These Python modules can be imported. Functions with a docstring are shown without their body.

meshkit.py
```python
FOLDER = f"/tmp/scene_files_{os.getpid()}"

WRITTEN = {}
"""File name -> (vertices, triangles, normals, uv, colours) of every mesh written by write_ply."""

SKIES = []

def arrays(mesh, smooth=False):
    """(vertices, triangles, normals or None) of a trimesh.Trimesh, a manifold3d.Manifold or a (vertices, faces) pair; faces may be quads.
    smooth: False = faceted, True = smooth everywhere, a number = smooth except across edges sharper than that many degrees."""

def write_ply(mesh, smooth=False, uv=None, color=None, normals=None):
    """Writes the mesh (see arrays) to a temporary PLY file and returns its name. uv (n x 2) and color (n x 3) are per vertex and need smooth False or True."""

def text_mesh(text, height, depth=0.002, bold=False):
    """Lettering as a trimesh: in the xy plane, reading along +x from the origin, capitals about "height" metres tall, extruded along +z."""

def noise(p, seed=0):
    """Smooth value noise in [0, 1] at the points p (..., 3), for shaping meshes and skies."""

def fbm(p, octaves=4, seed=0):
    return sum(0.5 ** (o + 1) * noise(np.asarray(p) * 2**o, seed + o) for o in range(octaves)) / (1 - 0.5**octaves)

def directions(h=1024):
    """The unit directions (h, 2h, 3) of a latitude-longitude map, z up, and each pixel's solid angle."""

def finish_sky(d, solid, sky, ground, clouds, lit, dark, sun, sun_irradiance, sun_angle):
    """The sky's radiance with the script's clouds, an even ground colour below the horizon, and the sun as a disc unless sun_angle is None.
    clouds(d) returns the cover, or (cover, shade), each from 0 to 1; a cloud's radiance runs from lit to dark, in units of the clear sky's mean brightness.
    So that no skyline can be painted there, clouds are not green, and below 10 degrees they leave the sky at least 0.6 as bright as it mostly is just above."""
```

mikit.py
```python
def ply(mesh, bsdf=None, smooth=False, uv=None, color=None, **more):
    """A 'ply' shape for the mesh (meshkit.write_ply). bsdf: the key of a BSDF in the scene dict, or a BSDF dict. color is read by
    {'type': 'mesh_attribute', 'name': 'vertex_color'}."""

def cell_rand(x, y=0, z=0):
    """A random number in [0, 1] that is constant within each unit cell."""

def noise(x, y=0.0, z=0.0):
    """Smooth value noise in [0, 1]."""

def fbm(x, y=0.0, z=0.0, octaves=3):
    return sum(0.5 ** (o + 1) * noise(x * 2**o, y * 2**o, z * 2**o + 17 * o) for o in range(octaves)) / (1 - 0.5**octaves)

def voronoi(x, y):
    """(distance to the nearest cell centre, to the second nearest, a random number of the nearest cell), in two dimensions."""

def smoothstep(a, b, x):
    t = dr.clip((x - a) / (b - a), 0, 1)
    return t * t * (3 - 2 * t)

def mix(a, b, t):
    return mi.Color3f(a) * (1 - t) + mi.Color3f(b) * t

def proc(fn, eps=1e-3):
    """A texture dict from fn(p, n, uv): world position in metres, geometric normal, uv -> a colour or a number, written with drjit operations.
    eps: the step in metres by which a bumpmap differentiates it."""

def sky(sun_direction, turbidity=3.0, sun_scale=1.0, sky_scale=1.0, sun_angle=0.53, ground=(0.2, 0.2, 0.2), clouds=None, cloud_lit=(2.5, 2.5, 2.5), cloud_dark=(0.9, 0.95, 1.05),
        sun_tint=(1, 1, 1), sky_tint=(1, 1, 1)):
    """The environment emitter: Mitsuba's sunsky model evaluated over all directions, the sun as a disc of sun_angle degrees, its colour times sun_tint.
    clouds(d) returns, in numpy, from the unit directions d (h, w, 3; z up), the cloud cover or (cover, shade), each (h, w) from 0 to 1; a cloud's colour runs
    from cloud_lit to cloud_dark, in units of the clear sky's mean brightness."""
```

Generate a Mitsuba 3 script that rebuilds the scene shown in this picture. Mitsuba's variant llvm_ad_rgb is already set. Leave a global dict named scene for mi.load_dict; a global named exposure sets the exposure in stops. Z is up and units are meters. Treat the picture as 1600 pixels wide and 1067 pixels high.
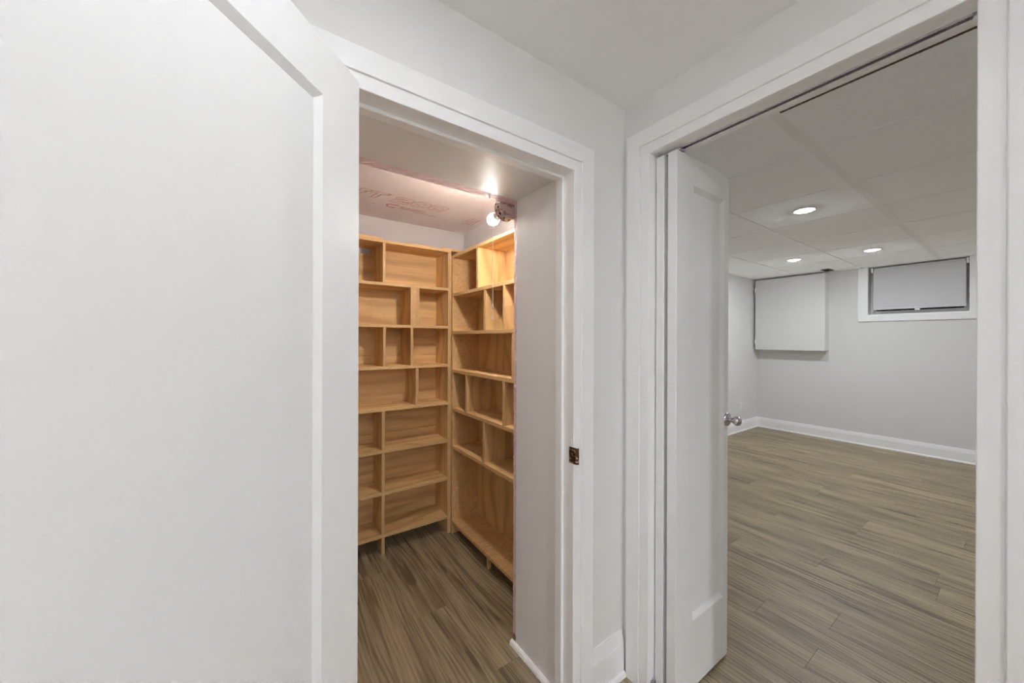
import math, random
import numpy as np, trimesh, manifold3d as m3, drjit as dr, mitsuba as mi, mikit, meshkit
from mikit import noise, fbm, voronoi, cell_rand, smoothstep, mix, proc
from shapely.geometry import Polygon, LineString, box as sbox
from shapely.ops import unary_union

T = mi.ScalarTransform4f
random.seed(7)
rng = np.random.default_rng(7)
scene, labels = {}, {}

# ------------------------------------------------------------------ camera, light levels, exposure
FW, RT, UP = (np.array(v) for v in ([0.568404, 0.822749, -0.000518], [0.822746, -0.5684, 0.003196], [-0.002335, 0.002243, 0.999995]))
EYE = np.array([0.0, 0.0, 1.3])
F = 564.12
scene['camera'] = {'type': 'perspective', 'fov_axis': 'x', 'fov': math.degrees(2 * math.atan(800 / F)), 'near_clip': 0.01, 'far_clip': 100.0,
                   'principal_point_offset_x': 0.0, 'principal_point_offset_y': (536.55 - 533.5) / 1067,
                   'to_world': T().look_at(origin=EYE.tolist(), target=(EYE + FW).tolist(), up=UP.tolist())}
exposure = 0.22
HALL_LAMP = [102.0, 105.0, 110.5]
HALL_LAMP_FAR = [545.0, 562.0, 598.0]
ROOM_LAMP = [240.0, 249.0, 263.0]
BULB = [570.0, 536.0, 488.0]

# ------------------------------------------------------------------ materials
def rgb(*c): return {'type': 'rgb', 'value': list(c)}
def plain(c, rough=0.5, spec=0.4, metal=0.0):
    return {'type': 'twosided', 'bsdf': {'type': 'principled', 'base_color': rgb(*c) if not isinstance(c, dict) else c, 'roughness': rough, 'specular': spec, 'metallic': metal}}
def bumpy(fn, scale, inner, eps=1e-3):
    return {'type': 'twosided', 'bsdf': {'type': 'bumpmap', 'arbitrary': proc(fn, eps), 'scale': scale, 'bsdf': inner['bsdf']}}

PLANK_W, PLANK_L, PLANK_X0 = 0.168, 1.22, 0.925
def plank_offset(row):
    """joint position of a row: the same rule in numpy and in the texture"""
    return np.select([row == 5, row == 7, row == 14, row == 9], [0.517, 0.523, 0.68, 1.10], np.mod(row * 0.4371 + 0.21 * np.mod(row, 3), 1.0) * PLANK_L)
def floor_color(p, n, uv):
    row = dr.floor((p.x - PLANK_X0) / PLANK_W)
    m1 = row * 0.4371
    m1 = m1 + 0.21 * (row - 3 * dr.floor(row / 3))
    off = (m1 - dr.floor(m1)) * PLANK_L
    off = dr.select(row == 5, 0.517, dr.select(row == 7, 0.523, dr.select(row == 14, 0.68, dr.select(row == 9, 1.10, off))))
    k = dr.floor((p.y - off) / PLANK_L)
    r1, r2 = cell_rand(row, k, 1), cell_rand(row, k, 2)
    y, x = p.y + r1 * 37.0, p.x + r2 * 11.0
    warp = (noise(x * 9, y * 2.2) - 0.5) * 0.03
    broad = fbm(x * 16 + warp * 60, y * 1.6, 0.0, 3)
    fine = fbm((x + warp) * 170, y * 7.0, 3.0, 3)
    ring = 0.5 + 0.5 * dr.sin((x + warp * 1.8 + 0.03 * noise(x * 3, y * 1.1)) * 330 + 4 * broad)
    c = mix((0.124, 0.095, 0.055), (0.345, 0.275, 0.168), smoothstep(0.22, 0.78, 0.44 * broad + 0.46 * fine + 0.10 * ring))
    crack = smoothstep(0.70, 0.82, noise((x + warp) * 75, y * 3.2, 9.0)) * smoothstep(0.48, 0.66, noise(x * 7, y * 2.1, 4.0))
    c = mix(c, (0.05, 0.036, 0.026), crack * 0.62)
    pale = smoothstep(0.66, 0.85, noise((x + warp) * 95, y * 2.6, 21.0))
    c = mix(c, (0.33, 0.275, 0.205), pale * 0.35)
    return c * (0.91 + 0.18 * r1)
def floor_bump(p, n, uv): return fbm(p.x * 150, p.y * 9, 0.0, 2)
scene['mat_floor'] = bumpy(floor_bump, 0.0006, plain(proc(floor_color), 0.42, 0.45))
scene['mat_floor_dark'] = plain((0.03, 0.025, 0.02), 0.8, 0.2)

def wood(g, a, b):
    """plywood whose grain runs along the world axis g"""
    def fn(p, n, uv):
        q = (p.x, p.y, p.z)
        G, A, B = q[g], q[a], q[b]
        sheet = cell_rand(dr.floor(A * 3.953 + 0.31), dr.floor(B * 2.4 + 0.5), g + 3)
        w = noise(G * 2.2 + sheet * 9, A * 6, B * 6)
        c1 = A + B * 0.8 + 0.09 * w + sheet * 3
        ring = 0.5 + 0.5 * dr.sin(c1 * 62 + 11 * noise(G * 3.1, A * 3.5, B * 3.5 + sheet * 5))
        fine = fbm(G * 7, (A + 0.02 * w) * 170, (B + 0.02 * w) * 170, 2)
        blot = fbm(G * 3.3 + sheet * 17, A * 5, B * 5, 3)
        t = smoothstep(0.14, 0.92, 0.30 * ring * ring + 0.33 * fine + 0.37 * blot)
        c = mix((0.70, 0.47, 0.225), (0.46, 0.27, 0.11), t)
        front = dr.select((p.y < 2.2338) & (n.y < -0.5) & (p.y > 2.225), 1.0, 0.0) + dr.select((p.x < 1.0468) & (n.x < -0.5) & (p.x > 1.042), 1.0, 0.0)
        thick = p.z if g != 2 else dr.select(n.x < -0.5, p.y, p.x)
        ply = smoothstep(0.35, 0.65, 0.5 + 0.5 * dr.sin(thick * 1700.0)) * (0.5 + 0.5 * fine)
        c = mix(c, mix((0.66, 0.45, 0.225), (0.42, 0.26, 0.115), ply), front * 0.85)
        return c * (0.88 + 0.22 * sheet)
    return fn
scene['mat_wood_x'] = plain(proc(wood(0, 2, 1)), 0.55, 0.3)
scene['mat_wood_y'] = plain(proc(wood(1, 2, 0)), 0.55, 0.3)
scene['mat_wood_z'] = plain(proc(wood(2, 0, 1)), 0.55, 0.3)
scene['mat_patch'] = plain((0.50, 0.285, 0.125), 0.55, 0.3)
def strand(p, n, uv):
    u, v = p.x + p.y * 0.37, p.z + p.y
    d1, d2, r = voronoi(u * 70 + 2 * noise(p.x * 30, p.y * 30, p.z * 30), v * 110)
    e1, e2, r2 = voronoi(u * 150 + 4, v * 95)
    c = mix((0.47, 0.28, 0.12), (0.72, 0.47, 0.23), 0.35 * r + 0.25 * r2 + 0.4 * fbm(p.x * 8 + p.y * 8, p.z * 3, 0.0, 3))
    return mix(c, (0.24, 0.13, 0.055), smoothstep(0.64, 0.8, noise(u * 170, v * 170)) * 0.25)
scene['mat_strand'] = plain(proc(strand), 0.7, 0.2)

def orange_peel(p, n, uv): return fbm(p.x * 260, p.y * 260, p.z * 260, 2)
scene['mat_wall'] = bumpy(orange_peel, 0.0005, plain((0.765, 0.765, 0.76), 0.55, 0.35))
scene['mat_soffit'] = bumpy(orange_peel, 0.0008, plain((0.74, 0.735, 0.73), 0.38, 0.25))
scene['mat_room_wall'] = bumpy(orange_peel, 0.0004, plain((0.70, 0.70, 0.69), 0.6, 0.3))
scene['mat_ceiling'] = plain((0.86, 0.86, 0.855), 0.8, 0.2)
scene['mat_trim'] = plain((0.875, 0.88, 0.885), 0.32, 0.45)
def door_tone(p, n, uv):
    return mix((0.815, 0.822, 0.83), (0.83, 0.835, 0.84), fbm(p.x * 2, p.y * 2, p.z * 2, 2))
scene['mat_door'] = plain(proc(door_tone), 0.38, 0.4)
def tile_tone(p, n, uv):
    s = noise(p.x * 420, p.y * 420, p.z * 300)
    return mix((0.92, 0.935, 0.95), (0.955, 0.965, 0.98), smoothstep(0.2, 0.75, s))
scene['mat_tile'] = plain(proc(tile_tone), 0.9, 0.1)
scene['mat_grid'] = plain((0.88, 0.88, 0.87), 0.5, 0.3)
scene['mat_brown_gap'] = plain((0.13, 0.09, 0.06), 0.9, 0.1)
def foam_tone(p, n, uv):
    return mix((0.60, 0.52, 0.515), (0.64, 0.575, 0.57), fbm(p.x * 6, p.y * 3, p.z * 6, 2))
scene['mat_foam'] = plain(proc(foam_tone), 0.6, 0.25)
def foam_edge(p, n, uv):
    return mix((0.62, 0.45, 0.47), (0.80, 0.64, 0.65), fbm(p.x * 90, p.y * 90, p.z * 90, 2))
scene['mat_foam_edge'] = plain(proc(foam_edge), 0.85, 0.1)
scene['mat_print'] = plain((0.50, 0.27, 0.25), 0.7, 0.2)
scene['mat_print_red'] = plain((0.50, 0.20, 0.17), 0.7, 0.2)
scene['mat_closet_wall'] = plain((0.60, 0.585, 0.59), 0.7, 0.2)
scene['mat_chrome'] = {'type': 'twosided', 'bsdf': {'type': 'roughconductor', 'material': 'Cr', 'alpha': 0.06}}
scene['mat_steel'] = {'type': 'twosided', 'bsdf': {'type': 'roughconductor', 'material': 'Cr', 'alpha': 0.22}}
def bronze_tone(p, n, uv):
    return mix((0.10, 0.055, 0.03), (0.55, 0.42, 0.33), smoothstep(0.5, 0.75, noise(p.x * 160, p.y * 160, p.z * 160)))
scene['mat_bronze'] = plain(proc(bronze_tone), 0.25, 0.5, 0.9)
def box_rust(p, n, uv):
    return mix((0.62, 0.52, 0.50), (0.34, 0.23, 0.23), smoothstep(0.45, 0.7, fbm(p.x * 70, p.y * 70, p.z * 70, 2)))
scene['mat_box_metal'] = plain(proc(box_rust), 0.35, 0.5, 0.15)
scene['mat_porcelain'] = plain((0.82, 0.81, 0.78), 0.2, 0.5)
scene['mat_white_plastic'] = plain((0.80, 0.80, 0.79), 0.35, 0.45)
scene['mat_black'] = plain((0.02, 0.02, 0.02), 0.7, 0.2)
scene['mat_vent'] = plain((0.16, 0.14, 0.13), 0.5, 0.3)
scene['mat_blind'] = plain((0.66, 0.66, 0.68), 0.8, 0.2)
scene['mat_cabinet'] = plain((0.71, 0.71, 0.70), 0.5, 0.35)
scene['mat_glass'] = {'type': 'thindielectric'}

# ------------------------------------------------------------------ mesh helpers
def tri(m):
    a = m.to_mesh()
    return trimesh.Trimesh(np.asarray(a.vert_properties)[:, :3], np.asarray(a.tri_verts), process=False)
def hull(pts): return m3.Manifold.hull_points(np.asarray(pts, float))
def bx(x0, x1, y0, y1, z0, z1, c=0.0):
    """box, its edges chamfered by c"""
    if c <= 0:
        return m3.Manifold.cube((x1 - x0, y1 - y0, z1 - z0)).translate((x0, y0, z0))
    P = []
    for x, sx in ((x0, 1), (x1, -1)):
        for y, sy in ((y0, 1), (y1, -1)):
            for z, sz in ((z0, 1), (z1, -1)):
                P += [(x + sx * c, y + sy * c, z), (x + sx * c, y, z + sz * c), (x, y + sy * c, z + sz * c)]
    return hull(P)
def join(*ms): return trimesh.util.concatenate([tri(m) if isinstance(m, m3.Manifold) else m for m in ms])
def lathe(profile, seg=32):
    """(radius, height) profile turned about z"""
    return trimesh.creation.revolve(np.asarray(profile, float), sections=seg)
def moved(mesh, M):
    m = (tri(mesh) if isinstance(mesh, m3.Manifold) else mesh).copy(); m.apply_transform(M); return m
def frame(o, ex, ey, ez=(0, 0, 1)):
    M = np.eye(4); M[:3, 0], M[:3, 1], M[:3, 2], M[:3, 3] = ex, ey, ez, o; return M
def extrude(pts, o, ex, ey, ez, length):
    """polygon in the (ex, ey) plane at o, swept along ez"""
    m = trimesh.creation.extrude_polygon(Polygon(pts), length, engine='earcut')
    m.apply_transform(frame(o, ex, ey, ez))
    if m.volume < 0: m.invert()
    return m
def tube(path, r, seg=8):
    pts = np.asarray(path, float); V, Fc = [], []
    for i, q in enumerate(pts):
        d = pts[min(i + 1, len(pts) - 1)] - pts[max(i - 1, 0)]; d = d / np.linalg.norm(d)
        a = np.cross(d, [0, 0, 1] if abs(d[2]) < 0.9 else [1, 0, 0]); a /= np.linalg.norm(a); b = np.cross(d, a)
        for k in range(seg):
            t = 2 * math.pi * k / seg; V.append(q + r * (math.cos(t) * a + math.sin(t) * b))
    n = len(pts)
    for i in range(n - 1):
        for k in range(seg):
            a0, a1 = i * seg + k, i * seg + (k + 1) % seg
            Fc += [[a0, a1, a1 + seg], [a0, a1 + seg, a0 + seg]]
    V += [pts[0], pts[-1]]
    for k in range(seg):
        Fc += [[n * seg, (k + 1) % seg, k], [n * seg + 1, (n - 1) * seg + k, (n - 1) * seg + (k + 1) % seg]]
    return trimesh.Trimesh(np.array(V), np.array(Fc), process=False)

def free(key):
    if not any(k == key or k.startswith(key + '__') for k in list(scene) + list(labels)): return key
    i = 1
    while any(k == f'{key}_{i:03d}' or k.startswith(f'{key}_{i:03d}__') for k in list(scene) + list(labels)): i += 1
    return f'{key}_{i:03d}'
def put(key, mesh, mat, smooth=False, label=None, **more):
    key = free(key)
    if isinstance(mesh, m3.Manifold): mesh = tri(mesh)
    scene[key] = mikit.ply(mesh, mat, smooth=smooth, **more)
    if label: labels[key] = {'label': label}
    return key
def struct(key, mesh, mat, label, smooth=False):
    k = put(key, mesh, mat, smooth); labels[k] = {'label': label, 'kind': 'structure'}; return k
def thing(key, label, category, group=None, kind=None):
    key = free(key); labels[key] = {'label': label, 'category': category}
    if group: labels[key]['group'] = group
    if kind: labels[key] = {'label': label, 'kind': kind}
    return key

# ------------------------------------------------------------------ main dimensions (camera stands at x = y = 0)
XR, YC = 1.175, 0.9183          # face of the right-hand wall, face of the closet wall
ZC, ZD = 2.2055, 2.2025         # hall ceiling, tiled ceiling of the room
XF, YL = 6.155, 2.385           # far wall and left wall of the room
XI = 1.277                      # room side of the right-hand wall
PHI = 0.012452                  # the closet wall runs a little out of square
PIV = np.array([XR, YC])
RW = np.eye(4); RW[:2, :2] = [[math.cos(PHI), -math.sin(PHI)], [math.sin(PHI), math.cos(PHI)]]
RW[:2, 3] = PIV - RW[:2, :2] @ PIV
def wl(m): return moved(m, RW)  # into the closet wall's own frame

# ------------------------------------------------------------------ floor
F0 = struct('floor', bx(-1.3, 6.5, -3.2, 2.75, -0.08, -0.0065), 'mat_floor_dark', 'grey brown wood plank floor running through hall, closet and room')
def plank_mesh(w, l):
    g, b, h = 0.0002, 0.0008, 0.0062
    return hull([(x, y, z) for x, y, z in [(g, g, 0), (w - g, g, 0), (w - g, l - g, 0), (g, l - g, 0), (g, g, h - b), (w - g, g, h - b), (w - g, l - g, h - b), (g, l - g, h - b),
                 (g + b, g + b, h), (w - g - b, g + b, h), (w - g - b, l - g - b, h), (g + b, l - g - b, h)]])
pl = mikit.ply(tri(plank_mesh(PLANK_W, PLANK_L)), 'mat_floor')
cnt = 0
for row in range(-13, 33):
    off = float(plank_offset(np.array(float(row))))
    x = PLANK_X0 + row * PLANK_W
    for k in range(-5, 4):
        y = off + k * PLANK_L
        if y + PLANK_L < (-2.7 if x < 1.2 else -2.9) or y > (2.50 if x < 1.25 else 2.40) or x > 6.2 or x < -1.3: continue
        scene['floor__plank' + (f'_{cnt:03d}' if cnt else '')] = {**pl, 'to_world': T().translate([x, y, -0.0062])}
        cnt += 1

# ------------------------------------------------------------------ hall walls and ceiling
HX0, HY0 = -1.1, -2.6
OX0, OX1, ZH = 0.16, 0.889, 1.882         # closet opening
soff = bx(OX0 - 0.02, OX1 + 0.25, YC + 0.07, 1.25, 1.888, 2.25)
struct('wall_left', wl(join(bx(HX0 - 0.3, OX0 - 0.02, YC, 1.0, 0, 2.26), bx(OX1 + 0.018, 1.26, YC, 1.25, 0, 2.26), bx(OX0 - 0.02, OX1 + 0.018, YC, YC + 0.075, ZH + 0.018, 2.26))), 'mat_wall',
       'light grey hall wall around the closet doorway')
struct('wall_closet_soffit', wl(join(soff)), 'mat_soffit', 'glossy white painted soffit and header just inside the closet doorway')
struct('wall_closet_side', wl(join(bx(OX1, OX1 + 0.03, 0.9965, 1.25, 0, 1.89, 0.0))), 'mat_wall', 'plain white drywall return between closet door jamb and bookcase')
struct('wall_closet_jog', wl(join(bx(OX0 - 0.30, OX0 + 0.0, 0.995, 1.25, 0, 2.2))), 'mat_wall', 'white drywall return on the hinge side of the closet doorway')
OY0, OY1, ZR = 0.0657, 0.8025, 1.983      # room doorway
struct('wall_right', join(bx(XR, XI, OY1 + 0.018, 0.97, 0, 2.26), bx(XR, XI, HY0 - 0.1, OY0 - 0.018, 0, 2.26), bx(XR, XI, OY0 - 0.018, OY1 + 0.018, ZR + 0.035, 2.26)), 'mat_wall',
       'light grey hall wall around the folding door opening')
struct('wall_near', bx(HX0 - 0.1, XR, HY0 - 0.1, HY0, 0, 2.26), 'mat_wall', 'plain light grey hall wall behind the photographer')
struct('wall_hall_end', bx(HX0 - 0.1, HX0, HY0, 1.0, 0, 2.26), 'mat_wall', 'plain light grey end wall of the hall')
struct('ceiling', bx(HX0 - 0.1, XI, HY0 - 0.1, 0.99, ZC, ZC + 0.08), 'mat_ceiling', 'smooth white hall ceiling')

# casings: outer band proud, inner band thinner, a groove between
def casing_profile(): return [(0, 0), (0.0345, 0), (0.0365, -0.0025), (0.0385, 0.0), (0.0385, 0.0)]
def leg_poly(w=0.095):      # u from the opening outward, v out of the wall
    return [(0, 0), (0, 0.0125), (0.0015, 0.014), (0.0345, 0.014), (0.0352, 0.0115), (0.0368, 0.0115), (0.0375, 0.018), (w - 0.002, 0.018), (w, 0.016), (w, 0)]
def mitred(mesh, n, point):
    m = m3.Manifold(m3.Mesh(np.asarray(mesh.vertices, np.float32), np.asarray(mesh.faces, np.uint32)))
    n = np.array(n, float) / np.linalg.norm(n)
    return tri(m.trim_by_plane(n.tolist(), float(n @ np.array(point))))
t1 = thing('trim_1', 'white stepped casing and jamb of the closet doorway', '', kind='structure')
put(t1 + '__casing_leg', wl(mitred(extrude(leg_poly(0.097), (OX1 - 0.008, YC, 0), (1, 0, 0), (0, -1, 0), (0, 0, 1), 2.1), (1, 0, -1), (OX1 - 0.008, 0, ZH))), 'mat_trim')
put(t1 + '__casing_leg', wl(mitred(extrude(leg_poly(0.097), (OX0 - 0.005, YC, 0), (-1, 0, 0), (0, -1, 0), (0, 0, 1), 2.1), (-1, 0, -1), (OX0 - 0.005, 0, ZH))), 'mat_trim')
put(t1 + '__casing_head', wl(mitred(mitred(extrude(leg_poly(0.097), (OX0 - 0.15, YC, ZH), (0, 0, 1), (0, -1, 0), (1, 0, 0), OX1 - OX0 + 0.3), (-1, 0, 1), (OX1 - 0.008, 0, ZH)), (1, 0, 1), (OX0 - 0.005, 0, ZH))), 'mat_trim')
put(t1 + '__jamb', wl(join(bx(OX1 - 0.006, OX1 + 0.018, YC, 0.9935, 0, ZH + 0.01), bx(OX1 - 0.016, OX1, 0.956, 0.99, 0, ZH, 0.002))), 'mat_trim')
put(t1 + '__jamb', wl(join(bx(OX0 - 0.018, OX0 + 0.004, YC, 0.9935, 0, ZH + 0.01), bx(OX0, OX0 + 0.014, 0.958, 0.99, 0, ZH, 0.002))), 'mat_trim')
put(t1 + '__head_jamb', wl(join(bx(OX0 - 0.018, OX1 + 0.018, YC, 0.996, ZH + 0.0002, ZH + 0.018), bx(OX0, OX1 - 0.002, 0.957, 0.99, ZH - 0.010, ZH + 0.001, 0.002))), 'mat_trim')
# strike plate with a curled lip
sp = []
ang = np.linspace(0, 1.25, 6)
pts = [(0.0, 0.030)] + [(0.0, 0.004)] + [(-0.0 + 0.012 * (1 - math.cos(a)), 0.004 - 0.012 * math.sin(a)) for a in ang[1:]]
ln = LineString(pts).buffer(0.0011, cap_style=2)
plate = trimesh.creation.extrude_polygon(ln, 0.056, engine='earcut')
plate.apply_transform(frame((OX1 - 0.0075, 0.895, 0.872), (1, 0, 0), (0, 1, 0)))
sk = put(t1 + '__strike_plate', wl(join(plate, bx(OX1 - 0.0087, OX1 - 0.0078, 0.903, 0.914, 0.888, 0.908))), 'mat_bronze', label='small dark bronze strike plate with a curled lip')

t2 = thing('trim_2', 'white stepped casing, jamb and head of the folding door opening', '', kind='structure')
put(t2 + '__casing_leg', mitred(extrude(leg_poly(), (XR, OY1, 0), (0, 1, 0), (-1, 0, 0), (0, 0, 1), 2.15), (0, 1, -1), (0, OY1, ZR)), 'mat_trim')
put(t2 + '__casing_leg', mitred(extrude(leg_poly(), (XR, OY0, 0), (0, -1, 0), (-1, 0, 0), (0, 0, 1), 2.15), (0, -1, -1), (0, OY0, ZR)), 'mat_trim')
put(t2 + '__casing_head', mitred(mitred(extrude(leg_poly(), (XR, OY0 - 0.15, ZR), (0, 0, 1), (-1, 0, 0), (0, 1, 0), OY1 - OY0 + 0.3), (0, -1, 1), (0, OY1, ZR)), (0, 1, 1), (0, OY0, ZR)), 'mat_trim')
put(t2 + '__jamb', bx(XR, XI, OY1 + 0.0005, OY1 + 0.018, 0, ZR + 0.03), 'mat_trim')
put(t2 + '__jamb', bx(XR, XI, OY0 - 0.018, OY0 - 0.0005, 0, ZR + 0.03), 'mat_trim')
put(t2 + '__head_jamb', join(bx(XR, 1.226, OY0, OY1, ZR + 0.005, ZR + 0.034, 0.0015), bx(1.241, XI + 0.002, OY0, OY1, ZR + 0.005, ZR + 0.034, 0.0015), bx(1.22, 1.245, OY0, OY1, ZR + 0.028, ZR + 0.034)), 'mat_trim')
tr = put(t2 + '__door_track', join(bx(1.2255, 1.2275, OY0 + 0.01, OY1 - 0.01, ZR + 0.001, ZR + 0.024), bx(1.2395, 1.2415, OY0 + 0.01, OY1 - 0.01, ZR + 0.001, ZR + 0.024), bx(1.2275, 1.2395, OY0 + 0.01, OY1 - 0.01, ZR + 0.020, ZR + 0.024)), 'mat_steel', label='thin metal track for the folding door')
th = np.linspace(0, 2 * math.pi * 8, 8 * 14)
put(tr + '__spring', tube(np.stack([1.2335 + 0.0055 * np.cos(th), 0.085 + th / th[-1] * 0.03, ZR + 0.0085 + 0.0055 * np.sin(th)], 1), 0.0009, 6), 'mat_steel', True)

# hall baseboard and shoe moulding
bb = [(0, 0), (0.026, 0), (0.0245, 0.008), (0.021, 0.014), (0.015, 0.019), (0.014, 0.12), (0.0115, 0.126), (0.006, 0.162), (0.004, 0.169), (0, 0.169)]
struct('baseboard_left', wl(extrude(bb, (OX1 + 0.092, YC, 0), (0, -1, 0), (0, 0, 1), (1, 0, 0), XR - OX1 - 0.092 - 0.018)), 'mat_trim', 'tall white baseboard with sloped cap between the two door casings')
shoe = [(0, 0), (0.016, 0), (0.0155, 0.006), (0.012, 0.013), (0.006, 0.017), (0, 0.018)]
struct('trim_3', wl(extrude(shoe, (OX1, 0.99, 0), (-1, 0, 0), (0, 0, 1), (0, 1, 0), 0.285)), 'mat_trim', 'white quarter round along the foot of the closet side return')

# ------------------------------------------------------------------ closet shell
CX0, CX1, CY1, CZ = -0.45, 1.25, 2.452, 2.095
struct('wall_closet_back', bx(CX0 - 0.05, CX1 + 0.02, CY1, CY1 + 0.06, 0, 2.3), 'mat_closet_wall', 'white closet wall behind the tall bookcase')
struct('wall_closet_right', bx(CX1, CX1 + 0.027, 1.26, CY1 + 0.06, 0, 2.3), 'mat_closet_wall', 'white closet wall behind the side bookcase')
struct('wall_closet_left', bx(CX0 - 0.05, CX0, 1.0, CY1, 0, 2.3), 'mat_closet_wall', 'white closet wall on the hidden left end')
cc = struct('ceiling_closet', bx(CX0, CX1, 1.24, CY1, CZ, CZ + 0.05), 'mat_foam', 'pink rigid foam board ceiling of the closet with red printed lettering')
def rough_edge(x0, x1, y0, y1, z0, z1, nz, ax, seed):
    """a strip of snapped foam: its free faces uneven"""
    m = tri(bx(x0, x1, y0, y1, z0, z1)); 
    for _ in range(6):
        if len(m.faces) > 9000: break
        m = trimesh.Trimesh(*trimesh.remesh.subdivide_to_size(m.vertices, m.faces, max((x1 - x0), (y1 - y0), (z1 - z0)) / 70, max_iter=12))
        break
    v = m.vertices.copy()
    d = (meshkit.fbm(v * 90, 2, seed) - 0.5)[:, None] * np.asarray(ax)[None] * nz
    m.vertices = v + d
    return m
fo = thing('wall_closet_foam', 'pink rigid foam board lining inside of the closet front wall with snapped raw edge', '', kind='structure')
put(fo + '__head_board', wl(rough_edge(OX0 - 0.3, OX1 + 0.30, 1.2505, 1.304, 1.890, 2.12, 0.003, (0, 0.6, 1), 3)), 'mat_foam_edge')
put(fo + '__side_board', wl(rough_edge(OX1 + 0.020, OX1 + 0.36, 1.2505, 1.298, 0.02, 1.90, 0.007, (1, 0, 0), 5)), 'mat_foam_edge')
put(fo + '__nail', wl(join(tube([(0.765, 1.272, 1.915), (0.766, 1.273, 1.897), (0.770, 1.276, 1.886), (0.767, 1.278, 1.878)], 0.0022), tube([(0.752, 1.262, 1.894), (0.772, 1.268, 1.893)], 0.003))), 'mat_foam_edge')

# printed lettering on the foam ceiling: outlined capitals, a mark and fine lines
def outline(poly, w): return poly.boundary.buffer(w / 2, join_style=2)
def stroke(pts, w): return LineString(pts).buffer(w / 2, cap_style=2, join_style=1)
def digit(d, w, h, s):
    r = 0.22
    if d == '0': return sbox(s / 2, s / 2, w - s / 2, h - s / 2).buffer(-0.02).buffer(0.02).boundary.buffer(s / 2, join_style=1)
    if d == '2': return stroke([(0, h - s / 2), (w - s * 0.7, h - s / 2), (w - s / 2, h - s), (w - s / 2, h / 2 + s * 0.3), (w - s, h / 2), (s, h / 2), (s / 2, h / 2 - s * 0.4), (s / 2, s / 2), (w, s / 2)], s)
    if d == 'T': return unary_union([sbox(0, h - s, w, h), sbox(w / 2 - s / 2, 0, w / 2 + s / 2, h)])
    if d == 'F': return unary_union([sbox(0, h - s, w, h), sbox(0, 0, s, h), sbox(0, h * 0.42, w * 0.75, h * 0.42 + s)])
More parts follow.
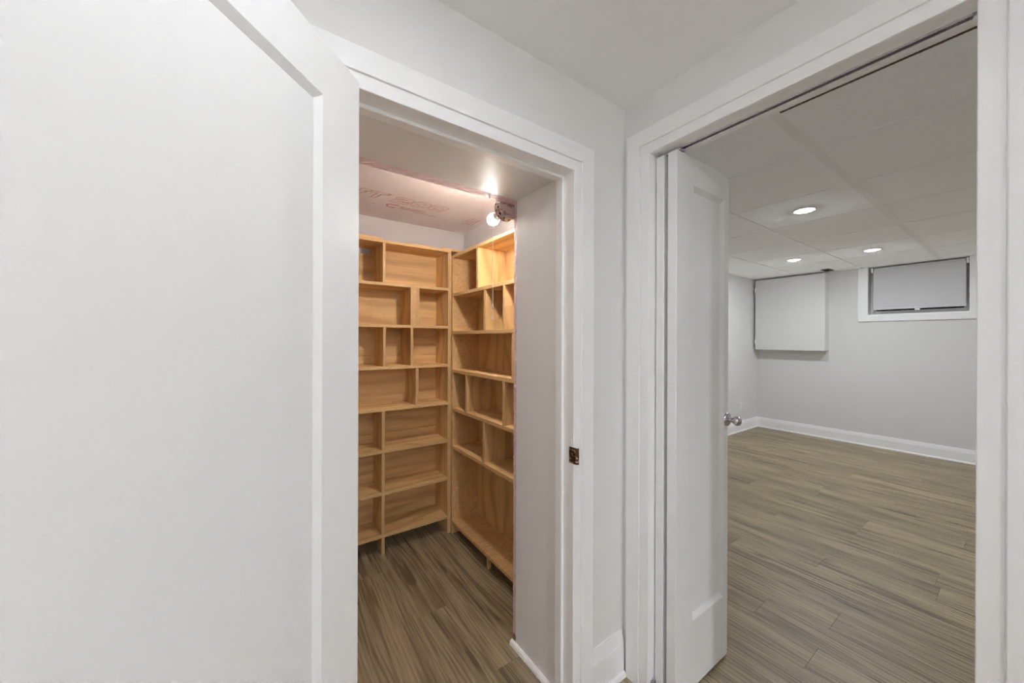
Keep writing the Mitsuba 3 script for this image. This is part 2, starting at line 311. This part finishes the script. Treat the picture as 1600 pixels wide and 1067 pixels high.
def print_mesh(geoms):
    return trimesh.util.concatenate([trimesh.creation.extrude_polygon(q, 0.0006, engine='earcut') for g in geoms for q in getattr(g, 'geoms', [g]) if q.area > 1e-9])
from shapely import affinity
lett = []
x = 0.405
for ch, w in (('F', 0.05), ('T', 0.095)):
    lett.append(affinity.translate(affinity.skew(outline(digit(ch, w, 0.10, 0.026), 0.0042), xs=14, origin=(0, 0)), x, 0)); x += w + 0.004
lett.append(affinity.translate(sbox(0, 0.09, 0.022, 0.098), 0.565, 0))
x = 0.600
for ch in '200':
    lett.append(affinity.translate(affinity.skew(outline(digit(ch, 0.100, 0.092, 0.026), 0.0042), xs=14, origin=(0, 0)), x, 0)); x += 0.110
M = frame((0, 2.112, CZ - 0.0007), (1, 0, 0), (0, -1, 0), (0, 0, -1))      # read from below: x right, letter tops toward the door
pm = print_mesh(lett); pm.apply_transform(M)
put(cc + '__printed_lettering', pm, 'mat_print', label='outlined red lettering T 200')
mark = [stroke([(0.068, 0.062), (0.012, 0.050), (0.002, 0.030), (0.014, 0.012), (0.058, 0.004)], 0.010)]
pm = print_mesh(mark); pm.apply_transform(frame((0.598, 2.212, CZ - 0.0007), (1, 0, 0), (0, -1, 0), (0, 0, -1)))
put(cc + '__printed_mark', pm, 'mat_print_red', label='small red swoosh mark')
fine = []
for r, (x0, L) in enumerate(((0.0, 0.155), (0.004, 0.150), (0.008, 0.140), (0.10, 0.14))):
    x = x0
    while x < x0 + L:
        w = random.uniform(0.004, 0.012); fine.append(sbox(x, -r * 0.0165, x + w, -r * 0.0165 + 0.0065)); x += w + random.uniform(0.002, 0.004)
for r in range(4):
    y = 0.0
    while y < 0.13:
        w = random.uniform(0.006, 0.016); fine.append(sbox(0.448 + r * 0.022, -0.07 + y, 0.455 + r * 0.022, -0.07 + y + w)); y += w + random.uniform(0.003, 0.006)
fine.append(sbox(-0.15, -0.035, -0.135, -0.028))
pm = print_mesh(fine); pm.apply_transform(frame((0.676, 2.168, CZ - 0.0007), (1, 0, 0), (0, -1, 0), (0, 0, -1)))
put(cc + '__fine_print', pm, 'mat_print')

# ------------------------------------------------------------------ bookcases
TH = 0.0185
bk = thing('bookcase', 'tall plywood cubby bookcase along the back wall of the closet', 'bookcase', 'plywood cubby bookcases')
YB0, YB1 = 2.2308, 2.447
xl, xr = -0.22, 1.0446
put(bk + '__side_panel', bx(xr - 0.0238, xr, YB0, YB1, 0, 1.880, 0.0012), 'mat_wood_z')
put(bk + '__side_panel', bx(xl, xl + 0.019, YB0, YB1, 0, 1.880, 0.0012), 'mat_wood_z')
put(bk + '__top_panel', bx(xl, xr, YB0, YB1, 1.8805, 1.8985, 0.0012), 'mat_wood_x')
zs = [1.6325, 1.3790, 1.1240, 0.8710, 0.6175, 0.3640, 0.1080]
for z in zs:
    put(bk + '__shelf', bx(xl + 0.019, xr - 0.019, YB0 + 0.0006, YB1 - 0.012, z - TH / 2, z + TH / 2, 0.0012), 'mat_wood_x')
put(bk + '__back_panel', bx(0.575, xr - 0.0195, YB1 - 0.0115, YB1 - 0.0005, 0.686, 1.880), 'mat_wood_x')
put(bk + '__back_panel', bx(xl + 0.0195, 0.5745, YB1 - 0.0115, YB1 - 0.0005, 0.686, 1.845), 'mat_wood_x')
put(bk + '__back_panel', bx(xl + 0.0195, xr - 0.0195, YB1 - 0.0095, YB1 - 0.0005, 0.07, 0.6845), 'mat_wood_x')
def between(i): return (zs[i] + TH / 2, zs[i - 1] - TH / 2 if i else 1.8805)
rows = [[(0.594, 0.611), (0.18, 0.198)], [(0.7655, 0.784), (0.8055, 0.8235), (0.25, 0.268)], [(0.598, 0.6145), (0.767, 0.784), (0.30, 0.318), (0.05, 0.068)], [(0.8005, 0.8195), (0.22, 0.238)],
        [(0.5915, 0.6105), (0.19, 0.208)], [(0.5915, 0.6105), (0.19, 0.208)], [(0.5915, 0.6105), (0.19, 0.208)]]
for i, ds in enumerate(rows):
    z0, z1 = between(i)
    for a, b in ds:
        put(bk + '__divider', bx(a, b, YB0 + 0.001, YB1 - 0.012, z0, z1, 0.001), 'mat_wood_z')
z0, z1 = between(1)
put(bk + '__spacer', bx(0.784, 0.8055, YB0 + 0.003, YB1 - 0.012, z0, z1), 'mat_strand', label='rough strand board strip between two dividers')
pa = np.linspace(0, 2 * math.pi, 25)[:-1]
put(bk + '__patch', trimesh.creation.extrude_polygon(Polygon([(0.055 * math.cos(a) * (1 if abs(math.cos(a)) < 0.8 else 1.12), 0.017 * math.sin(a)) for a in pa]), 0.0006, engine='earcut').apply_transform(frame((0.545, YB1 - 0.0118, 1.427), (1, 0, 0), (0, 0, 1), (0, -1, 0))), 'mat_patch', label='darker oval plywood patch in the back panel')
put(bk + '__foot', bx(0.5925, 0.6105, YB0 + 0.001, YB1 - 0.02, 0, 0.0985, 0.001), 'mat_wood_z')
put(bk + '__foot', bx(0.19, 0.208, YB0 + 0.001, YB1 - 0.02, 0, 0.0985, 0.001), 'mat_wood_z')
scrap = [((0.30, 0.590), (YB0 + 0.012, YB0 + 0.17), 'loose plywood strip lying flat on the left end of the tall bookcase top'),
         ((0.742, 0.952), (YB0 + 0.040, YB0 + 0.165), 'loose plywood strip lying in the middle of the tall bookcase top'),
         ((0.985, 1.200), (YB0 + 0.022, YB0 + 0.180), 'loose plywood strip lying over the corner where the two bookcases meet')]
for i, ((a, b), (c, d), lab) in enumerate(scrap):
    k = put('wood_strip', bx(a, b, c, d, 1.8987, 1.9135, 0.001), 'mat_wood_x')
    labels[k] = {'label': lab, 'category': 'board', 'group': 'loose strips on top of the bookcases'}

sb = thing('bookcase', 'plywood cubby bookcase on the right side of the closet beside the drywall return', 'bookcase', 'plywood cubby bookcases')
XS0, XS1, ya, yb = 1.045, 1.2485, 1.325, 2.2295
put(sb + '__end_panel', bx(XS0, XS1, yb - 0.017, yb, 0.0, 1.860, 0.001), 'mat_strand', label='speckled strand board end panel')
put(sb + '__end_panel', bx(XS0, XS1, ya, ya + 0.018, 0.0, 1.843, 0.001), 'mat_wood_z')
zt = [1.853, 1.595, 1.343, 1.088, 0.834, 0.580, 0.0775]
put(sb + '__top_panel', bx(XS0 - 0.0005, XS1, ya, yb - 0.0175, zt[0] - 0.010, zt[0] + 0.010, 0.0012), 'mat_wood_y')
for i, z in enumerate(zt[1:]):
    put(sb + '__shelf', bx(XS0 - 0.0003, XS1 - 0.011, ya + 0.0185, yb - 0.0175, z - 0.0105, z + 0.0105, 0.0012), 'mat_strand' if i == 5 else 'mat_wood_y',
        label='speckled strand board bottom shelf' if i == 5 else None)
put(sb + '__back_panel', bx(XS1 - 0.0105, XS1 - 0.0005, ya + 0.0185, yb - 0.0175, 0.04, zt[0] - 0.010), 'mat_wood_z')
srow = [[1.8805], [1.792, 1.590], [1.506], [2.018, 1.592], [1.800]]
for i, ds in enumerate(srow):
    for y in ds:
        put(sb + '__divider', bx(XS0 + 0.0005, XS1 - 0.011, y - 0.0105, y + 0.0105, zt[i + 1] + 0.0105, zt[i] - 0.0105 + (0.0005 if i == 0 else 0), 0.001), 'mat_wood_z')
put(sb + '__foot', bx(XS0 + 0.004, XS0 + 0.024, 1.747, 1.767, 0, 0.067, 0.001), 'mat_wood_z')
put(sb + '__foot', bx(XS0 + 0.15, XS0 + 0.17, 1.747, 1.767, 0, 0.067, 0.001), 'mat_wood_z')

# ------------------------------------------------------------------ bare bulb, lamp holder, junction box
jb = thing('junction_box', 'weathered round metal junction box above the closet doorway beside the bare bulb', 'junction box')
BXc = (0.884, 1.300, 1.876)
prof = [(0.0, 0.045), (0.050, 0.045), (0.0525, 0.042), (0.0525, 0.004), (0.050, 0.0), (0.0, 0.0)]
body = lathe(prof[::-1], 24)
AX = frame(BXc, (1, 0, 0), (0, 0, -1), (0, 1, 0))
can = moved(body, AX)
put(jb + '__body', can, 'mat_box_metal', 40)
kn = []
for k in range(12):
    a = 2 * math.pi * k / 12
    for off in (0.013, 0.032):
        d = np.array([math.cos(a + off * 9), 0, math.sin(a + off * 9)])
        c = np.array(BXc) + d * 0.0530 + np.array([0, off, 0])
        cy = trimesh.creation.cylinder(0.0052 if off < 0.02 else 0.0035, 0.0016, sections=10)
        cy.apply_transform(trimesh.geometry.align_vectors([0, 0, 1], d)); cy.apply_translation(c); kn.append(cy)
for kn_ in kn: put(jb + '__knockout', kn_, 'mat_black')
lb = thing('light_bulb', 'lit bare bulb in a white lamp holder with pull chain near the closet ceiling', 'light bulb')
bax = np.array([-0.12, 0.95, -0.28]); bax /= np.linalg.norm(bax)
base = np.array(BXc) + np.array([0, 0.045, 0])
Rz = trimesh.geometry.align_vectors([0, 0, 1], bax)
hp = lathe([(0, 0), (0.034, 0), (0.036, 0.003), (0.034, 0.009), (0.024, 0.014), (0.019, 0.034), (0.0165, 0.036), (0, 0.036)], 24)
hp.apply_transform(Rz); hp.apply_translation(base)
put(lb + '__lamp_holder', hp, 'mat_porcelain', 35, label='white porcelain lamp holder')
bp = [(0, 0.034), (0.0135, 0.034), (0.0145, 0.043), (0.020, 0.056), (0.0265, 0.068), (0.029, 0.080), (0.0270, 0.092), (0.0205, 0.1025), (0.011, 0.1085), (0, 0.110)]
nk = lathe([(0, 0.034), (0.0135, 0.034), (0.0145, 0.043), (0.020, 0.056), (0, 0.056)], 20); nk.apply_transform(Rz); nk.apply_translation(base)
put(lb + '__neck', nk, 'mat_white_plastic', 35)
bp = [(0, 0.0562)] + bp[3:]
gb = lathe(bp, 20); gb.apply_transform(Rz); gb.apply_translation(base)
if gb.volume < 0: gb.invert()
put(lb + '__glass', gb, 'mat_white_plastic', True, emitter={'type': 'area', 'radiance': rgb(*BULB)})
cx, cy_ = 0.860, 1.388
ch0 = base + bax * 0.02 + np.array([-0.02, 0.0, -0.018])
pcx, pcy = 0.851, 1.385
put(lb + '__pull_chain', join(tube([ch0, (pcx, pcy, 1.80), (pcx, pcy, 1.60), (pcx, pcy, 1.395)], 0.0013, 6)), 'mat_white_plastic', True)
put(lb + '__chain_bell', moved(lathe([(0, 0), (0.0042, 0.0), (0.0036, 0.010), (0.0015, 0.016), (0, 0.016)], 12), frame((pcx, pcy, 1.446), (1, 0, 0), (0, 1, 0))), 'mat_white_plastic', 35)
put(lb + '__chain_bell', moved(lathe([(0, 0), (0.0042, 0.0), (0.0036, 0.010), (0.0015, 0.016), (0, 0.016)], 12), frame((pcx, pcy, 1.390), (1, 0, 0), (0, 1, 0))), 'mat_white_plastic', 35)

# ------------------------------------------------------------------ doors
def panel_door(W, H, TH_, t0, t1_, z0, z1, bev, dep):
    """frame and sunk panel in local (t, s, z): visible face at s = 0, thickness toward -s"""
    body = bx(0, W, -TH_, 0, 0, H, 0.002)
    mid = TH_ / 2
    def frus(s_face, sgn):
        o = 0.0005
        a = [(t, s_face + sgn * o, z) for t in (t0 - o, t1_ + o) for z in (z0 - o, z1 + o)]
        b = [(t, s_face - sgn * dep, z) for t in (t0 + bev, t1_ - bev) for z in (z0 + bev, z1 - bev)]
        return hull(a + b)
    hole = bx(t0 + bev, t1_ - bev, -TH_ + dep - 0.001, -dep + 0.001, z0 + bev, z1 - bev)
    fr = body - frus(0, 1) - frus(-TH_, -1) - hole
    pn = bx(t0 + bev + 0.0002, t1_ - bev - 0.0002, -TH_ + dep, -dep, z0 + bev + 0.0002, z1 - bev - 0.0002)
    return tri(fr), tri(pn)
def knob_meshes():
    rose = lathe([(0, 0), (0.026, 0), (0.0275, 0.002), (0.026, 0.006), (0.012, 0.009), (0.0085, 0.012), (0, 0.012)], 28)
    knob = lathe([(0, 0.010), (0.0075, 0.010), (0.0075, 0.020), (0.012, 0.026), (0.0175, 0.034), (0.0185, 0.042), (0.016, 0.049), (0.010, 0.053), (0, 0.054)], 28)
    return rose, knob
# the wide open closet door
HG = np.array([0.1796, 0.870]); DD = np.array([-0.69714, -0.71693]); NN = np.array([-DD[1], DD[0]])
DM = frame((HG[0], HG[1], 0.006), (DD[0], DD[1], 0), (NN[0], NN[1], 0))
d1 = thing('door_1', 'wide open white one panel closet door filling the left of the view', '', kind='structure')
fr, pn = panel_door(0.70, 1.8745, 0.035, 0.121, 0.70 - 0.115, 0.23, 1.7665, 0.0155, 0.009)
put(d1 + '__frame', moved(fr, DM), 'mat_door'); put(d1 + '__panel', moved(pn, DM), 'mat_door')
rose, knob = knob_meshes()
for sgn, s0 in ((1, 0.0), (-1, -0.035)):
    KM = DM @ frame((0.642, s0, 0.90), (0, 0, 1), (sgn, 0, 0), (0, sgn, 0))
    k = put(d1 + '__knob', moved(knob, KM), 'mat_chrome', 35, label='chrome knob'); put(k + '__rosette', moved(rose, KM), 'mat_chrome', 35)
# the two leaves of the folded door
d2 = thing('door_2', 'white bifold door folded open against the jamb of the room doorway', '', kind='structure')
LM = frame((1.200, 0.7176, 0.008), (1, 0, 0), (0, -1, 0), (0, 0, 1))
fr, pn = panel_door(0.380, 1.966, 0.0355, 0.110, 0.3455, 0.2500, 1.8625, 0.0165, 0.0125)
def flipped(m):
    m = m.copy()
    return m
def leafm(m, y): 
    v = m.copy(); v.vertices = np.stack([m.vertices[:, 0] + 1.200, y - m.vertices[:, 1], m.vertices[:, 2] + 0.008], 1); v.invert(); return v
lf = put(d2 + '__leaf', leafm(fr, 0.7176), 'mat_door'); put(lf + '__panel', leafm(pn, 0.7176), 'mat_door')
fr2, pn2 = panel_door(0.380, 1.966, 0.0320, 0.110, 0.3455, 0.2500, 1.8625, 0.0165, 0.0125)
lf2 = put(d2 + '__leaf', leafm(fr2, 0.7668), 'mat_door'); put(lf2 + '__panel', leafm(pn2, 0.7668), 'mat_door')
for z in (0.25, 1.0, 1.72):
    put(d2 + '__hinge', join(bx(1.5815, 1.5835, 0.735, 0.790, z, z + 0.07), trimesh.creation.cylinder(0.0045, 0.07, sections=12).apply_translation((1.5845, 0.760, z + 0.035))), 'mat_white_plastic')
KM = frame((1.568, 0.7176, 0.975), (0, 0, 1), (-1, 0, 0), (0, -1, 0))
k = put(d2 + '__knob', moved(knob, KM), 'mat_chrome', 35, label='polished chrome knob'); put(k + '__rosette', moved(rose, KM), 'mat_chrome', 35)
put(d2 + '__pivot_bracket', join(bx(1.180, 1.218, 0.768, 0.8015, 0.0005, 0.003), bx(1.180, 1.214, 0.7985, 0.8015, 0.003, 0.045), trimesh.creation.cylinder(0.004, 0.05, sections=12).apply_translation((1.188, 0.790, 0.028)),
    trimesh.creation.cylinder(0.009, 0.006, sections=6).apply_translation((1.188, 0.790, 0.020))), 'mat_steel', label='steel floor pivot bracket with jack screw')
put(d2 + '__pivot_bracket', join(bx(1.220, 1.247, 0.715, 0.79, 1.9765, 1.9835), trimesh.creation.cylinder(0.004, 0.012, sections=12).apply_translation((1.2335, 0.735, 1.976))), 'mat_steel', label='steel top pivot bracket')

# ------------------------------------------------------------------ the room beyond
RY0 = -2.9
WY0, WY1, WZ0 = 0.392, 1.170, 1.609
struct('wall_far', join(bx(XF, XF + 0.2, WY1, YL + 0.1, 0, 2.3), bx(XF, XF + 0.2, RY0 - 0.1, WY0, 0, 2.3), bx(XF, XF + 0.2, WY0, WY1, 0, WZ0), bx(XF, XF + 0.2, WY0, WY1, ZD - 0.004, 2.3)), 'mat_room_wall', 'pale grey far wall of the room with the basement window')
struct('wall_room_left', bx(CX1 + 0.027, XF, YL, YL + 0.1, 0, 2.3), 'mat_room_wall', 'pale grey wall of the room with the outlet')
struct('wall_room_right', bx(XI, XF, RY0 - 0.1, RY0, 0, 2.3), 'mat_room_wall', 'pale grey wall of the room out of view')
struct('wall_room_near', join(bx(XI, XI + 0.004, 0.97, YL, 0, 2.3), bx(XI, XI + 0.004, RY0, HY0, 0, 2.3)), 'mat_room_wall', 'room side of the wall behind the folding door')
rb = [(0, 0), (0.022, 0), (0.021, 0.008), (0.018, 0.014), (0.013, 0.018), (0.0125, 0.105), (0.011, 0.112), (0.006, 0.140), (0.004, 0.1478), (0, 0.1478)]
struct('baseboard_far', extrude(rb, (XF, RY0, 0), (-1, 0, 0), (0, 0, 1), (0, 1, 0), YL - RY0), 'mat_trim', 'tall white baseboard along the far wall of the room')
struct('baseboard_room_left', extrude(rb, (XI + 0.004, YL, 0), (0, -1, 0), (0, 0, 1), (1, 0, 0), XF - XI - 0.004), 'mat_trim', 'tall white baseboard along the room wall with the outlet')

# suspended ceiling: tiles one by one, bars between
cr = struct('ceiling_room', bx(XI, XF + 0.2, RY0, YL, ZD + 0.05, ZD + 0.1), 'mat_grid', 'suspended ceiling of square white tiles in a white grid')
TS, GX0, GY0 = 0.6328, 2.1467, 0.5955
gx = [XI + 0.02, 1.6900] + [GX0 + i * TS for i in range(7)] + [XF]
gx = [g for g in gx if g < XF - 0.05] + [XF]
gy = [GY0 + i * TS for i in range(-5, 3)]
gy = [RY0] + [g for g in gy if RY0 + 0.1 < g < YL - 0.05] + [YL]
def tile_mesh(a, b, h=0.013):
    r = 0.004
    return hull([(r, r, 0), (a - r, r, 0), (a - r, b - r, 0), (r, b - r, 0), (0, 0, r), (a, 0, r), (a, b, r), (0, b, r), (0, 0, h), (a, 0, h), (a, b, h), (0, b, h)])
tcache = {}
n = 0
for j in range(len(gy) - 1):
    for i in range(len(gx) - 1):
        x0, x1, y0, y1 = gx[i], gx[i + 1], gy[j], gy[j + 1]
        if i == 0 and y1 > 0.7: x0, x1 = gx[0], gx[2]
        elif i == 1 and y1 > 0.7: continue
        key = (round(x1 - x0, 4), round(y1 - y0, 4))
        if key not in tcache: tcache[key] = mikit.ply(tri(tile_mesh(key[0] - 0.008, key[1] - 0.008)), 'mat_tile')
        zt_ = ZD + 0.0002 + rng.uniform(0, 0.0007)
        scene['ceiling_room__tile' + (f'_{n:03d}' if n else '')] = {**tcache[key], 'to_world': T().translate([x0 + 0.004, y0 + 0.004, zt_])}
        n += 1
for y in gy[1:-1]:
    w = 0.019 if abs(y - GY0) < 0.01 else 0.012
    zb = ZD - 0.0012 if w > 0.015 else ZD + 0.010
    put(cr + '__main_runner', join(bx(XI + 0.004, XF, y - w, y + w, zb, zb + 0.002), bx(XI + 0.004, XF, y - 0.002, y + 0.002, zb + 0.002, ZD + 0.03)), 'mat_grid')
for i, x in enumerate(gx[2:-1]):
    for j in range(len(gy) - 1):
        put(cr + '__cross_tee', bx(x - 0.011, x + 0.011, gy[j] + (0.012 if j else 0), gy[j + 1] - 0.012, ZD + 0.010, ZD + 0.012), 'mat_grid')
put(cr + '__gap_strip', bx(1.684, 1.692, RY0, GY0 - 0.019, ZD - 0.001, ZD + 0.012), 'mat_brown_gap', label='dark brown gap beside the first tile row')
put(cr + '__wall_angle', bx(XF - 0.018, XF, RY0, 1.27, ZD - 0.003, ZD + 0.001), 'mat_grid')
put(cr + '__wall_angle', bx(XI + 0.004, XF, YL - 0.018, YL, ZD - 0.003, ZD + 0.001), 'mat_grid')

# pot lights
def pot_light(x, y, z, r, lab, radiance, group=None):
    t = thing('ceiling_light', lab, 'ceiling light', group)
    ring = lathe([(r, 0.0), (r + 0.009, -0.001), (r + 0.013, 0.002), (r + 0.013, 0.0045), (r, 0.0045)] + [(r, 0.0)], 40); ring.apply_translation((x, y, z - 0.005))
    put(t + '__trim_ring', ring, 'mat_white_plastic', 35)
    a = np.linspace(0, 2 * math.pi, 41)[:-1]
    V, Fc = [], []
    for i, (q, h) in enumerate(((1.0, 0.0), (0.86, 0.006), (0.55, 0.0105))):
        V += [(x + r * q * math.cos(t_), y + r * q * math.sin(t_), z - 0.003 - h) for t_ in a]
        if i: Fc += [f_ for k in range(40) for f_ in ([(i - 1) * 40 + k, i * 40 + k, i * 40 + (k + 1) % 40], [(i - 1) * 40 + k, i * 40 + (k + 1) % 40, (i - 1) * 40 + (k + 1) % 40])]
    V.append((x, y, z - 0.0145)); Fc += [[120, 80 + (k + 1) % 40, 80 + k] for k in range(40)]
    lens = trimesh.Trimesh(np.array(V), np.array(Fc), process=False)
    if lens.face_normals[-1][2] > 0: lens.invert()
    put(t + '__lens', lens, 'mat_white_plastic', emitter={'type': 'area', 'radiance': rgb(*radiance)})
zl = ZD - 0.0005
pot_light(3.087, 0.909, zl, 0.058, 'round lit pot light nearest the doorway in the tiled ceiling', ROOM_LAMP, 'pot lights in the tiled ceiling')
pot_light(4.893, 1.531, zl, 0.058, 'round lit pot light in the tiled ceiling in front of the boxed cabinet', ROOM_LAMP, 'pot lights in the tiled ceiling')
pot_light(4.981, 0.918, zl, 0.058, 'round lit pot light in the tiled ceiling in front of the window', ROOM_LAMP, 'pot lights in the tiled ceiling')
for px_, lab_ in ((3.087, 'round lit pot light beyond the right jamb of the doorway, nearer the hall'), (4.981, 'round lit pot light beyond the right jamb of the doorway, nearer the far wall')):
    pot_light(px_, -0.98, zl, 0.058, lab_, ROOM_LAMP, 'pot lights in the tiled ceiling')
pot_light(0.164, 0.272, ZC - 0.0005, 0.058, 'round lit pot light in the smooth hall ceiling nearest the closet doorway', HALL_LAMP)
pot_light(0.164, -2.1, ZC - 0.0005, 0.08, 'larger round lit pot light in the smooth hall ceiling far behind the photographer', HALL_LAMP_FAR)

# ceiling vent
vt = thing('ceiling_vent', 'small dark vent grille in the tiled ceiling above the boxed cabinet', 'vent')
put(vt + '__backing', bx(5.86, 6.045, 1.475, 1.548, ZD - 0.0035, ZD + 0.0005), 'mat_black')
put(vt + '__rim', tri(bx(5.85, 6.055, 1.465, 1.558, ZD - 0.006, ZD - 0.0031) - bx(5.865, 6.04, 1.48, 1.543, ZD - 0.01, ZD + 0.01)), 'mat_vent')
for k in range(4):
    y = 1.487 + k * 0.0165
    put(vt + '__slat', moved(bx(5.866, 6.039, -0.004, 0.004, -0.0006, 0.0006), frame((0, y, ZD - 0.0056), (1, 0, 0), (0, 0.85, 0.53), (0, -0.53, 0.85))), 'mat_vent')

# boxed cabinet over the panel
cb = thing('wall_cabinet', 'pale grey flat boxed cabinet hung high in the corner of the far wall', 'cabinet')
put(cb + '__body', bx(6.024, XF - 0.0003, 1.549, 2.350, 1.166, 2.180, 0.0015), 'mat_cabinet')
dk = put(cb + '__door', bx(6.004, 6.0225, 1.5455, 2.354, 1.1605, 2.172, 0.002), 'mat_cabinet')
for z in (1.245, 2.00):
    put(dk + '__hinge', join(bx(6.0025, 6.0045, 2.338, 2.352, z, z + 0.07), trimesh.creation.cylinder(0.005, 0.07, sections=12).apply_translation((6.007, 2.3585, z + 0.035))), 'mat_white_plastic')

# window with its casing and roller blind
w1 = thing('window_1', 'small basement window high in the far wall with white casing', '', kind='structure')
put(w1 + '__casing', bx(XF - 0.018, XF, WY1, 1.2600, 1.533, ZD - 0.004, 0.002), 'mat_trim')
put(w1 + '__casing', bx(XF - 0.018, XF, 0.302, WY0, 1.533, ZD - 0.004, 0.002), 'mat_trim')
put(w1 + '__casing', bx(XF - 0.0185, XF, 0.302, 1.2600, 1.5325, WZ0, 0.002), 'mat_trim')
put(w1 + '__sill', bx(XF - 0.002, XF + 0.16, WY0 + 0.0005, WY1 - 0.0005, WZ0, WZ0 + 0.008), 'mat_trim')
fx0, fx1 = XF + 0.13, XF + 0.18
put(w1 + '__sash', join(bx(fx0, fx1, WY0, WY0 + 0.045, WZ0 + 0.008, ZD), bx(fx0, fx1, WY1 - 0.045, WY1, WZ0 + 0.008, ZD), bx(fx0, fx1, WY0, WY1, WZ0 + 0.008, WZ0 + 0.053), bx(fx0, fx1, WY0, WY1, ZD - 0.05, ZD), bx(fx0, fx1, 0.765, 0.797, WZ0, ZD)), 'mat_white_plastic')
put(w1 + '__pane', bx(fx0 + 0.022, fx0 + 0.0225, WY0 + 0.04, WY1 - 0.04, WZ0 + 0.05, ZD - 0.045), 'mat_glass')
put(w1 + '__window_well', bx(XF + 0.35, XF + 0.40, WY0 - 0.4, WY1 + 0.4, 1.3, 2.5), 'mat_vent')
rbk = thing('roller_blind', 'white roller blind drawn down over the small basement window', 'blind')
BXX = XF + 0.020
put(rbk + '__fabric', bx(BXX, BXX + 0.0012, 0.416, 1.128, 1.682, 2.158), 'mat_blind')
put(rbk + '__bottom_bar', bx(BXX - 0.004, BXX + 0.006, 0.412, 1.130, 1.672, 1.690, 0.002), 'mat_blind')
tb = trimesh.creation.cylinder(0.018, 0.70, sections=24); tb.apply_transform(trimesh.transformations.rotation_matrix(math.pi / 2, (1, 0, 0))); tb.apply_translation((BXX + 0.019, 0.772, 2.168))
put(rbk + '__roller_tube', tb, 'mat_blind', 35)
for y in (0.396, 1.132):
    put(rbk + '__bracket', bx(BXX - 0.006, BXX + 0.040, y, y + 0.018, 2.130, 2.190, 0.003), 'mat_white_plastic')
put(rbk + '__pull_tab', bx(BXX - 0.003, BXX + 0.003, 0.745, 0.785, 1.652, 1.673, 0.002), 'mat_white_plastic')

# outlet
ot = thing('wall_outlet', 'white wall outlet low on the room wall beside the far corner', 'outlet')
put(ot + '__plate', bx(5.580, 5.650, YL - 0.006, YL, 0.287, 0.403, 0.002), 'mat_white_plastic')
for z in (0.320, 0.3695):
    s = put(ot + '__socket', bx(5.598, 5.632, YL - 0.0075, YL - 0.0055, z - 0.014, z + 0.014, 0.001), 'mat_white_plastic')
    for xs_ in (5.606, 5.621): put(s + '__slot', bx(xs_, xs_ + 0.002, YL - 0.0079, YL - 0.0074, z - 0.005, z + 0.006), 'mat_black')
